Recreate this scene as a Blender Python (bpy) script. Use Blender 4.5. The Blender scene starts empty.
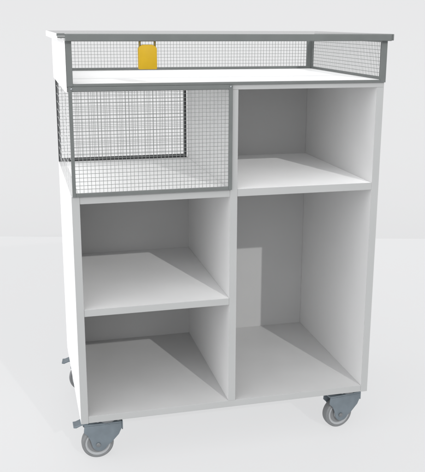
import bpy, bmesh, math, random
from mathutils import Matrix, Vector
random.seed(4)
S = 0.9                     # metres per cabinet width
T = 0.024                   # board thickness (cabinet widths)
D = 0.6268; DB = D + 0.02   # inner depth, outer depth
ZG = 1.0864; ZT = 1.2083; ZL = 1.2283
ZS1 = 0.7518; ZS2 = 0.3896; XD = 0.5165
GZ = -0.166                 # ground

scene = bpy.context.scene
col = scene.collection

# ---------------------------------------------------------------- materials
def mat(name, color, rough=0.5, metal=0.0, spec=0.5, var=0.0, scale=6.0, bump=0.0, bscale=300.0,
        emit=None, emit_strength=0.0, stretch=(1, 1, 1), coat=0.0):
    m = bpy.data.materials.new(name); m.use_nodes = True
    nt = m.node_tree; b = nt.nodes['Principled BSDF']
    b.inputs['Base Color'].default_value = (*color, 1)
    b.inputs['Roughness'].default_value = rough
    b.inputs['Metallic'].default_value = metal
    b.inputs['Specular IOR Level'].default_value = spec
    b.inputs['Coat Weight'].default_value = coat
    tc = nt.nodes.new('ShaderNodeTexCoord')
    mp = nt.nodes.new('ShaderNodeMapping'); mp.inputs['Scale'].default_value = stretch
    nt.links.new(tc.outputs['Object'], mp.inputs['Vector'])
    if var > 0:
        n = nt.nodes.new('ShaderNodeTexNoise'); n.inputs['Scale'].default_value = scale
        n.inputs['Detail'].default_value = 5
        nt.links.new(mp.outputs['Vector'], n.inputs['Vector'])
        r = nt.nodes.new('ShaderNodeMapRange')
        r.inputs['From Min'].default_value = 0.3; r.inputs['From Max'].default_value = 0.7
        r.inputs['To Min'].default_value = 1 - var; r.inputs['To Max'].default_value = 1 + var
        nt.links.new(n.outputs['Fac'], r.inputs['Value'])
        mx = nt.nodes.new('ShaderNodeVectorMath'); mx.operation = 'SCALE'
        mx.inputs[0].default_value = color
        nt.links.new(r.outputs['Result'], mx.inputs['Scale'])
        nt.links.new(mx.outputs['Vector'], b.inputs['Base Color'])
        r2 = nt.nodes.new('ShaderNodeMapRange')
        r2.inputs['To Min'].default_value = max(rough - .1, .05); r2.inputs['To Max'].default_value = rough + .1
        nt.links.new(n.outputs['Fac'], r2.inputs['Value'])
        nt.links.new(r2.outputs['Result'], b.inputs['Roughness'])
    if bump > 0:
        n2 = nt.nodes.new('ShaderNodeTexNoise'); n2.inputs['Scale'].default_value = bscale
        nt.links.new(mp.outputs['Vector'], n2.inputs['Vector'])
        bp = nt.nodes.new('ShaderNodeBump'); bp.inputs['Strength'].default_value = bump
        bp.inputs['Distance'].default_value = 0.0006
        nt.links.new(n2.outputs['Fac'], bp.inputs['Height'])
        nt.links.new(bp.outputs['Normal'], b.inputs['Normal'])
    if emit:
        b.inputs['Emission Color'].default_value = (*emit, 1)
        b.inputs['Emission Strength'].default_value = emit_strength
    return m

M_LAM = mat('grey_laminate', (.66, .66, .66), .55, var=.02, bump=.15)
M_LAMF = mat('dimmed_bottom_laminate', (.50, .50, .50), .5, var=.03, bump=.15)  # bottom panel: dimmer light down there put into a darker grey
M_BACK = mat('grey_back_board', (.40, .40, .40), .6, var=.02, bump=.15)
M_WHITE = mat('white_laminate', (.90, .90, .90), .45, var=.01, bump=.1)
M_EDGE = mat('edge_banding', (.33, .335, .335), .45, var=.02)
M_FRAME = mat('grey_coated_steel', (.108, .117, .115), .45, var=.06, scale=20, bump=.2, bscale=500)
M_DARK = mat('dark_coated_steel', (.05, .052, .054), .45, var=.06, scale=20, bump=.2)
M_WIRE = mat('galvanised_wire', (.19, .20, .195), .4, metal=.2, var=.08, scale=60)
M_BRASS = mat('yellow_lock_paint', (.44, .275, .006), .5, spec=.25, var=.04, scale=40)
M_SHACK = mat('aged_brass', (.20, .15, .04), .35, metal=.6, var=.1, scale=90)
M_FORK = mat('blue_grey_zinc', (.14, .168, .19), .42, metal=.25, var=.08, scale=40)
M_TYRE = mat('grey_rubber', (.15, .155, .16), .6, var=.08, scale=60, bump=.3)
M_RIM = mat('light_grey_nylon', (.30, .31, .32), .5, var=.05, scale=50)
M_STEEL = mat('bright_steel', (.22, .23, .24), .3, metal=.8, var=.06, scale=80)
M_FLOOR = mat('shadowless_glow_floor', (.13, .13, .131), .7, spec=.1, emit=(.985, .99, 1.0), emit_strength=.63)  # glow added so the cabinet casts almost no shadow on the floor
M_DROP = mat('added_glow_backdrop', (.13, .13, .131), .8, spec=.05, emit=(.99, .992, 1.0), emit_strength=.585)  # added glow keeps the backdrop bright and fills the scene
# clear acrylic sheet: see-through, mirror-like at a grazing angle
M_ACRYL = mat('clear_acrylic', (.9, .9, .9), .2)
_nt = M_ACRYL.node_tree; _t = _nt.nodes.new('ShaderNodeBsdfTransparent'); _t.inputs['Color'].default_value = (.99, .99, .99, 1)
_g = _nt.nodes.new('ShaderNodeBsdfGlossy'); _g.inputs['Roughness'].default_value = .12
_f = _nt.nodes.new('ShaderNodeFresnel'); _f.inputs['IOR'].default_value = 1.45; _m = _nt.nodes.new('ShaderNodeMixShader')
_ge = _nt.nodes.new('ShaderNodeNewGeometry'); _s = _nt.nodes.new('ShaderNodeMath'); _s.operation = 'SUBTRACT'; _s.inputs[0].default_value = 1
_p = _nt.nodes.new('ShaderNodeMath'); _p.operation = 'MULTIPLY'
_nt.links.new(_ge.outputs['Backfacing'], _s.inputs[1]); _nt.links.new(_s.outputs[0], _p.inputs[0]); _nt.links.new(_f.outputs[0], _p.inputs[1])
_nt.links.new(_p.outputs[0], _m.inputs[0]); _nt.links.new(_t.outputs[0], _m.inputs[1]); _nt.links.new(_g.outputs[0], _m.inputs[2])
_nt.links.new(_m.outputs[0], _nt.nodes['Material Output'].inputs['Surface'])
M_LITWIRE = mat('lit_side_wire', (.72, .73, .73), .45, var=.05, scale=60)  # side mesh: glare from the left put into the pale wire colour

# ---------------------------------------------------------------- helpers
def box(bm, x0, x1, y0, y1, z0, z1, mi=0):
    vs = [bm.verts.new((x * S, y * S, z * S)) for x in (x0, x1) for y in (y0, y1) for z in (z0, z1)]
    for idx in ((0, 1, 3, 2), (4, 6, 7, 5), (0, 4, 5, 1), (2, 3, 7, 6), (0, 2, 6, 4), (1, 5, 7, 3)):
        f = bm.faces.new([vs[i] for i in idx]); f.material_index = mi
    return vs
def finish(name, bm, mats, parent=None, bevel=0.0, segs=2, smooth=False, loc=None):
    bmesh.ops.recalc_face_normals(bm, faces=bm.faces[:])
    if bevel:
        bmesh.ops.bevel(bm, geom=bm.edges[:], offset=bevel * S, segments=segs, profile=.5, affect='EDGES', clamp_overlap=True)
    me = bpy.data.meshes.new(name); bm.to_mesh(me); bm.free()
    for m in (mats if isinstance(mats, (list, tuple)) else [mats]): me.materials.append(m)
    if smooth:
        for p in me.polygons: p.use_smooth = True
        me.set_sharp_from_angle(angle=math.radians(35))
    o = bpy.data.objects.new(name, me); col.objects.link(o)
    if loc: o.location = [c * S for c in loc]
    if parent: o.parent = parent
    return o
def empty(name, label, cat, loc=(0, 0, 0)):
    o = bpy.data.objects.new(name, None); col.objects.link(o)
    o.location = [c * S for c in loc]; o.empty_display_size = .05
    o['label'] = label; o['category'] = cat
    return o
def panel(name, x0, x1, y0, y1, z0, z1, mats, parent, bevel=.0008, label=None, pick=None):
    bm = bmesh.new(); box(bm, x0, x1, y0, y1, z0, z1)
    bmesh.ops.recalc_face_normals(bm, faces=bm.faces[:])
    if pick:
        bmesh.ops.bevel(bm, geom=bm.edges[:], offset=bevel * S, segments=2, profile=.5, affect='EDGES'); bevel = 0
        bm.normal_update()
        for f in bm.faces: f.material_index = 2 if f.normal.y < -.2 else pick(f.normal)
    o = finish(name, bm, mats, parent, bevel)
    if label: o['label'] = label
    return o
def prism(bm, pts, y0, y1, mi=0):      # closed outline in x,z extruded along y
    a = [bm.verts.new((x * S, y0 * S, z * S)) for x, z in pts]
    b = [bm.verts.new((x * S, y1 * S, z * S)) for x, z in pts]
    n = len(pts)
    bm.faces.new(a).material_index = mi; bm.faces.new(b[::-1]).material_index = mi
    for i in range(n):
        bm.faces.new((a[i], b[i], b[(i + 1) % n], a[(i + 1) % n])).material_index = mi
def lathe(bm, prof, seg=48, cy=0, mi=0):    # profile (y, radius), axis along y
    rings = []
    for y, r in prof:
        rings.append([bm.verts.new((r * S * math.cos(2 * math.pi * k / seg), (y + cy) * S, r * S * math.sin(2 * math.pi * k / seg))) for k in range(seg)])
    for A, B in zip(rings, rings[1:]):
        for k in range(seg):
            bm.faces.new((A[k], B[k], B[(k + 1) % seg], A[(k + 1) % seg])).material_index = mi
    bm.faces.new(rings[0]).material_index = mi; bm.faces.new(rings[-1][::-1]).material_index = mi
def tube(bm, pts, r, seg=12, mi=0):
    pts = [Vector(p) * S for p in pts]; rings = []
    for i, p in enumerate(pts):
        d = (pts[min(i + 1, len(pts) - 1)] - pts[max(i - 1, 0)]).normalized()
        u = d.orthogonal().normalized() if i == 0 else (rings_u - d * rings_u.dot(d)).normalized()
        rings_u = u; v = d.cross(u)
        rings.append([bm.verts.new(p + (u * math.cos(2 * math.pi * k / seg) + v * math.sin(2 * math.pi * k / seg)) * r * S) for k in range(seg)])
    for A, B in zip(rings, rings[1:]):
        for k in range(seg): bm.faces.new((A[k], B[k], B[(k + 1) % seg], A[(k + 1) % seg])).material_index = mi
    bm.faces.new(rings[0]).material_index = mi; bm.faces.new(rings[-1][::-1]).material_index = mi

WR = .00058; PITCH = .0118
def grid(axis, c, a0, a1, z0, z1, WR=WR, PITCH=PITCH, PA=None):
    """welded wire grid in the plane (axis = c); a runs along the other horizontal axis"""
    bm = bmesh.new()
    na = max(2, round((a1 - a0) / (PA or PITCH))); nz = max(2, round((z1 - z0) / PITCH))
    def b(p0, p1, q0, q1, z_0, z_1):
        if axis == 'y': box(bm, p0, p1, q0, q1, z_0, z_1)
        else: box(bm, q0, q1, p0, p1, z_0, z_1)
    for i in range(1, na):
        a = a0 + (a1 - a0) * i / na + random.uniform(-.0004, .0004)
        b(a - WR, a + WR, c - 2 * WR, c - .0001, z0, z1)
    for i in range(1, nz):
        z = z0 + (z1 - z0) * i / nz + random.uniform(-.0004, .0004)
        b(a0, a1, c, c + 2 * WR, z - WR, z + WR)
    return bm

# ---------------------------------------------------------------- the cabinet
cab = empty('trolley_cabinet', 'grey and white shelved cabinet on four casters with a wire mesh compartment', 'cabinet')

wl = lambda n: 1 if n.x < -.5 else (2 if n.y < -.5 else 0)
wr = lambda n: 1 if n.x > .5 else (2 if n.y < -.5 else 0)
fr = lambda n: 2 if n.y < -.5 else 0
lit_top = lambda n: 1 if n.z > .5 else 0  # stronger light on the ZS1 shelf tops painted in as white
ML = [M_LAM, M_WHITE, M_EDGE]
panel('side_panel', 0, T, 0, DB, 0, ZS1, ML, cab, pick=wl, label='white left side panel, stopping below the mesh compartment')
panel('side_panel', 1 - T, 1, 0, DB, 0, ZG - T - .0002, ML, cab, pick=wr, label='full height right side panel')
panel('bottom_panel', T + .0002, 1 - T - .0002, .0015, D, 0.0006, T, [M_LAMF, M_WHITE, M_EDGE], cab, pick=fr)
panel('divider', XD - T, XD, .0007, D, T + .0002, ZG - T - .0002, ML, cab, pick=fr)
panel('shelf', T + .0002, XD - T - .0002, .002, D, ZS1 - T, ZS1 - .0006, ML, cab, pick=lit_top, label='upper left shelf under the mesh compartment')
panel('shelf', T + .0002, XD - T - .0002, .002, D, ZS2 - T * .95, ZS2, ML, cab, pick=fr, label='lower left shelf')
panel('shelf', XD + .0002, 1 - T - .0002, .002, D, ZS1 - T, ZS1, ML, cab, pick=lit_top, label='right shelf')
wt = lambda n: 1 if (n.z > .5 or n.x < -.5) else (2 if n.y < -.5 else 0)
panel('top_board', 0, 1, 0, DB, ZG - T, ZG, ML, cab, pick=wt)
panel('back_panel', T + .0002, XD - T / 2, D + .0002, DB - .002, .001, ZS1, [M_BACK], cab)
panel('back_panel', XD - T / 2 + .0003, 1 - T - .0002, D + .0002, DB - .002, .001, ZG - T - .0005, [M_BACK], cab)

# tray: posts, rails, mesh, lid
def frame(name, axis, c, th, a0, a1, z0, z1, wl_, wr_, wt_, wb_, m, parent, mesh=True, label=None):
    """rectangular frame of four bars, with a wire grid as sub-part"""
    bm = bmesh.new()
    def b(p0, p1, z_0, z_1, e=0):
        if p1 <= p0 or z_1 <= z_0: return
        if axis == 'y': box(bm, p0, p1, c - e, c + th + e, z_0, z_1)
        else: box(bm, c - e, c + th + e, p0, p1, z_0, z_1)
    b(a0, a0 + wl_, z0, z1); b(a1 - wr_, a1, z0, z1)
    b(a0 + wl_, a1 - wr_, z0, z0 + wb_); b(a0 + wl_, a1 - wr_, z1 - wt_, z1)
    o = finish(name, bm, m, parent, .0008)
    if label: o['label'] = label
    if mesh:
        finish('wire_mesh', grid(axis, c + th / 2, a0 + wl_, a1 - wr_, z0 + wb_, z1 - wt_), M_WIRE, o)
    return o

frame('tray_frame', 'y', -.0055, .0105, .0005, 1.002, ZG - .0085, ZT, .0175, .019, .002, .0080, M_FRAME, cab, mesh=False, label='open front frame of the tray')
frame('mesh_panel', 'y', D - .002, .012, .004, .991, ZG + .0004, ZT, .012, .021, .006, .009, M_FRAME, cab, label='long rear mesh panel of the tray')
frame('mesh_panel', 'x', .9865, .010, .0055, D - .0025, ZG + .0004, ZT, .004, .004, .006, .008, M_FRAME, cab, label='right end mesh panel of the tray')
panel('tray_end_panel', -.0045, -.0002, -.006, DB, ZG - T, ZT, [M_WHITE], cab, label='solid white left end of the tray')
lid = panel('lid', -.0205, 1.008, -.014, DB + .012, ZT + .0015, ZL, [M_ACRYL], cab, bevel=.004)
lb = panel('lid_trim', -.0235, -.0207, -.0140, DB + .012, ZT + .001, ZL, [M_WHITE], lid, bevel=.001)
bm = bmesh.new(); box(bm, .0, 1.0095, -.0205, -.0143, ZT - .0015, ZL - .0005)
finish('lid_trim', bm, M_FRAME, lid, .0022)
bm = bmesh.new(); box(bm, -.0232, -.0003, -.0203, -.0143, ZL - .0065, ZL + .0006)
finish('lid_trim', bm, M_FRAME, lid, .001)
panel('lid_trim', 1.0097, 1.0155, -.0205, DB + .012, ZT, ZL - .0002, [M_FRAME], lid, bevel=.0016)

# the mesh compartment
frame('mesh_door', 'y', -.0075, .0072, .0035, .4965, ZS1 + .0005, ZG - .0088, .0105, .0115, .0125, .0105, M_FRAME, cab, label='front mesh door of the left compartment')
frame('mesh_panel', 'y', DB - .010, .009, .0005, .4895, ZS1 + .0005, ZG - T - .0006, .0105, .0115, .010, .0115, M_DARK, cab, label='rear mesh panel in a dark frame')
o = finish('mesh_panel', grid('x', .003, .001, DB - .011, ZS1, ZG - T, .0004, .0272, .09), M_LITWIRE, cab); o['label'] = 'left side mesh of the compartment'
# latch stud and screw heads
for (x, z) in ((.0125, 1.071), (.490, 1.0712)):
    bm = bmesh.new(); lathe(bm, [(-.0092, .0022), (-.0085, .0034), (-.0076, .0034)], 20)
    finish('screw', bm, M_STEEL, cab, loc=(x, 0, z), smooth=True)

# ---------------------------------------------------------------- casters
R = .054
def caster(x, y, rz, brake, label):
    """axle at the local origin; the fork trails towards local -x, the swivel stands at +x"""
    sx = .034
    top = -GZ - R          # height of the plate's top over the axle (units)
    root_z = GZ + R
    # fork (the part): two cheeks, crown
    bm = bmesh.new()
    def cheek(y0, y1):
        pts = [(-.044, .070)]
        pts += [(sx + .046, .070), (sx + .046, .052), (sx + .036, .030), (.046, .004)]
        for k in range(0, 9):
            a = math.radians(-20 - k * 17.5); pts.append((.006 + .026 * math.cos(a), .001 + .026 * math.sin(a)))
        pts += [(-.026, .020), (-.034, .036), (-.046, .048)]
        prism(bm, pts, y0, y1)
    cheek(-.0245, -.0205); cheek(.0205, .0245)
    prism(bm, [(-.044, .0702), (-.044, .076), (sx + .046, .076), (sx + .046, .0702)], -.0245, .0245)
    prism(bm, [(sx + .0465, .0755), (sx + .0505, .0755), (sx + .0505, .045), (sx + .0465, .045)], -.0225, .0225)
    fork = finish('caster', bm, M_FORK, cab, .0012, smooth=True)
    fork.location = Vector((x, y, root_z)) * S; fork.rotation_euler = (0, 0, rz); fork['label'] = label
    # swivel race + plate
    bm = bmesh.new()
    ringp = []
    for z, r in ((.0765, .028), (.080, .031), (.087, .031), (.0905, .026)):
        ringp.append([bm.verts.new(((sx + r * math.cos(t * math.pi / 16)) * S, r * math.sin(t * math.pi / 16) * S, z * S)) for t in range(32)])
    for A, B in zip(ringp, ringp[1:]):
        for k in range(32): bm.faces.new((A[k], A[(k + 1) % 32], B[(k + 1) % 32], B[k]))
    bm.faces.new(ringp[0][::-1]); bm.faces.new(ringp[-1])
    finish('swivel_race', bm, M_STEEL, fork, smooth=True)
    bm = bmesh.new(); box(bm, sx - .046, sx + .046, -.040, .040, .0910, top - .0012)
    finish('mounting_plate', bm, M_FORK, fork, .001)
    for dx in (-.034, .034):
        for dy in (-.029, .029):
            bm = bmesh.new(); h = [(sx + dx + .006 * math.cos(a * math.pi / 3), dy + .006 * math.sin(a * math.pi / 3)) for a in range(6)]
            A = [bm.verts.new((p * S, q * S, .0862 * S)) for p, q in h]; B = [bm.verts.new((p * S, q * S, .0909 * S)) for p, q in h]
            bm.faces.new(A[::-1]); bm.faces.new(B)
            for k in range(6): bm.faces.new((A[k], A[(k + 1) % 6], B[(k + 1) % 6], B[k]))
            finish('bolt', bm, M_STEEL, fork)
    # wheel
    bm = bmesh.new()
    lathe(bm, [(-.013, .040), (-.0165, .0435), (-.0165, .049), (-.013, .0528), (-.006, R), (.006, R), (.013, .0528), (.0165, .049), (.0165, .0435), (.013, .040)], 64)
    finish('tyre', bm, M_TYRE, fork, smooth=True)
    bm = bmesh.new()
    lathe(bm, [(-.0175, .010), (-.0178, .016), (-.0125, .020), (-.0115, .033), (-.015, .037), (-.0155, .0432), (.0155, .0432), (.015, .037), (.0115, .033), (.0125, .020), (.0178, .016), (.0175, .010)], 48)
    finish('wheel', bm, M_RIM, fork, smooth=True)
    bm = bmesh.new()
    lathe(bm, [(-.0290, .0055), (-.0282, .0075), (-.0247, .0075), (-.0246, .004), (.0246, .004), (.0247, .0075), (.0282, .0075), (.0290, .0055)], 24)
    finish('axle_bolt', bm, M_STEEL, fork, smooth=True)
    if brake:
        bm = bmesh.new()
        prism(bm, [(-.030, .074), (-.052, .074), (-.070, .0665), (-.079, .068), (-.079, .072), (-.070, .0725), (-.052, .0795), (-.030, .0795)], -.020, .020)
        finish('brake_pedal', bm, M_FORK, fork, .001)
    return fork
caster(.0575, .082, 0, True, 'front left caster with its brake pedal out')
caster(.925, .082, math.radians(8), False, 'front right caster')
caster(.054, .60, math.radians(-8), True, 'rear left caster, just showing past the side panel')
caster(.93, .565, math.radians(20), False, 'rear right caster')

# ---------------------------------------------------------------- padlock (hangs from the lid's front edge)
lock = empty('padlock', 'small yellow padlock hanging from the front edge of the lid over the tray', 'padlock', (.2358, -.0075, ZT - .012))
bm = bmesh.new()
w, h = .0272, .070; zt = 0.0
pts = [(-w + .002, zt - h), (w - .002, zt - h), (w, zt - h + .002), (w, zt - .010), (w - .004, zt - .004), (.014, zt + .0005)]
pts += [(-.014, zt + .0005), (-w + .004, zt - .004), (-w, zt - .010), (-w, zt - h + .002)]
prism(bm, pts[::-1], -.0085, .0085)
body = finish('lock_body', bm, M_BRASS, lock, .0018, 3, smooth=True)
bm = bmesh.new()
sw = .0222
pp = [(-sw, 0, zt - .012), (-sw, 0, .009), (-sw + .0015, 0, .0118), (-sw + .004, 0, .0128), (sw - .004, 0, .0128), (sw - .0015, 0, .0118), (sw, 0, .009), (sw, 0, zt - .012)]
tube(bm, pp, .0033, 14)
finish('shackle', bm, M_SHACK, lock, smooth=True)
bm = bmesh.new()
lathe(bm, [(-.0094, .0042), (-.0090, .0050), (-.0080, .0050)], 24); box(bm, -.0006, .0006, -.0096, -.0092, -.003, .003, 1)
bm.free()

# ---------------------------------------------------------------- setting: white sweep, its glow added to wash out shadows
B = 2.9
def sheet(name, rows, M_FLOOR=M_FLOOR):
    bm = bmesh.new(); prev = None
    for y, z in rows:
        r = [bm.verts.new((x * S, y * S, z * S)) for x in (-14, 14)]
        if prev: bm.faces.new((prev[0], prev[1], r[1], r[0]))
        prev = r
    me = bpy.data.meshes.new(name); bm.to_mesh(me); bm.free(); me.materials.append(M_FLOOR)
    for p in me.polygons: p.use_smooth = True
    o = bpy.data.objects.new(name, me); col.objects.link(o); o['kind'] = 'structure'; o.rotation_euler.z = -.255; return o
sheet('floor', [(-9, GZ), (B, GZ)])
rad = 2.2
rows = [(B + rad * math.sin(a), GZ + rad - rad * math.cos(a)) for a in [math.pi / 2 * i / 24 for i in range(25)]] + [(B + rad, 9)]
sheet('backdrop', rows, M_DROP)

# ---------------------------------------------------------------- light
w = bpy.data.worlds.new('World'); scene.world = w; w.use_nodes = True
nt = w.node_tree; bg = nt.nodes['Background']
tc = nt.nodes.new('ShaderNodeTexCoord'); dot = nt.nodes.new('ShaderNodeVectorMath'); dot.operation = 'DOT_PRODUCT'
nt.links.new(tc.outputs['Generated'], dot.inputs[0]); dot.inputs[1].default_value = Vector((-.75, -.50, .50)).normalized()
mr = nt.nodes.new('ShaderNodeMapRange'); mr.interpolation_type = 'SMOOTHSTEP'
mr.inputs['From Min'].default_value = -.1; mr.inputs['From Max'].default_value = .95
mr.inputs['To Min'].default_value = .17; mr.inputs['To Max'].default_value = 2.3
nt.links.new(dot.outputs['Value'], mr.inputs['Value'])
bg.inputs['Color'].default_value = (.985, .99, 1, 1)
nt.links.new(mr.outputs['Result'], bg.inputs['Strength'])

sun = bpy.data.lights.new('sun', 'SUN'); sun.energy = 1.35; sun.angle = math.radians(.6); sun.color = (1, .995, .98)
so = bpy.data.objects.new('sun', sun); col.objects.link(so)
so.rotation_euler = Vector((-.176, .6275, -.362)).to_track_quat('-Z', 'Y').to_euler()

# ---------------------------------------------------------------- camera
cam = bpy.data.cameras.new('camera'); co = bpy.data.objects.new('camera', cam); col.objects.link(co)
yaw, pitch, roll, f = .255, .2539, .0055, 793.464; cx, cy = 221.19, 226.91
fw = Vector((math.sin(yaw), math.cos(yaw), 0)); rt = Vector((math.cos(yaw), -math.sin(yaw), 0)); up = Vector((0, 0, 1))
f2 = fw * math.cos(pitch) - up * math.sin(pitch); u2 = up * math.cos(pitch) + fw * math.sin(pitch)
r3 = rt * math.cos(roll) + u2 * math.sin(roll); u3 = -rt * math.sin(roll) + u2 * math.cos(roll)
m = Matrix((r3, u3, -f2)).transposed().to_4x4(); m.translation = Vector((-.151, -2.3585, 1.2647)) * S
co.matrix_world = m
cam.sensor_fit = 'HORIZONTAL'; cam.sensor_width = 36; cam.lens = f / 425 * 36
cam.shift_x = -(cx - 212.5) / 425; cam.shift_y = -(236 - cy) / 425
cam.clip_start = .05; cam.clip_end = 100
scene.camera = co
vs = scene.view_settings; vs.view_transform = 'Standard'; vs.look = 'None'; vs.exposure = 0; vs.gamma = 1
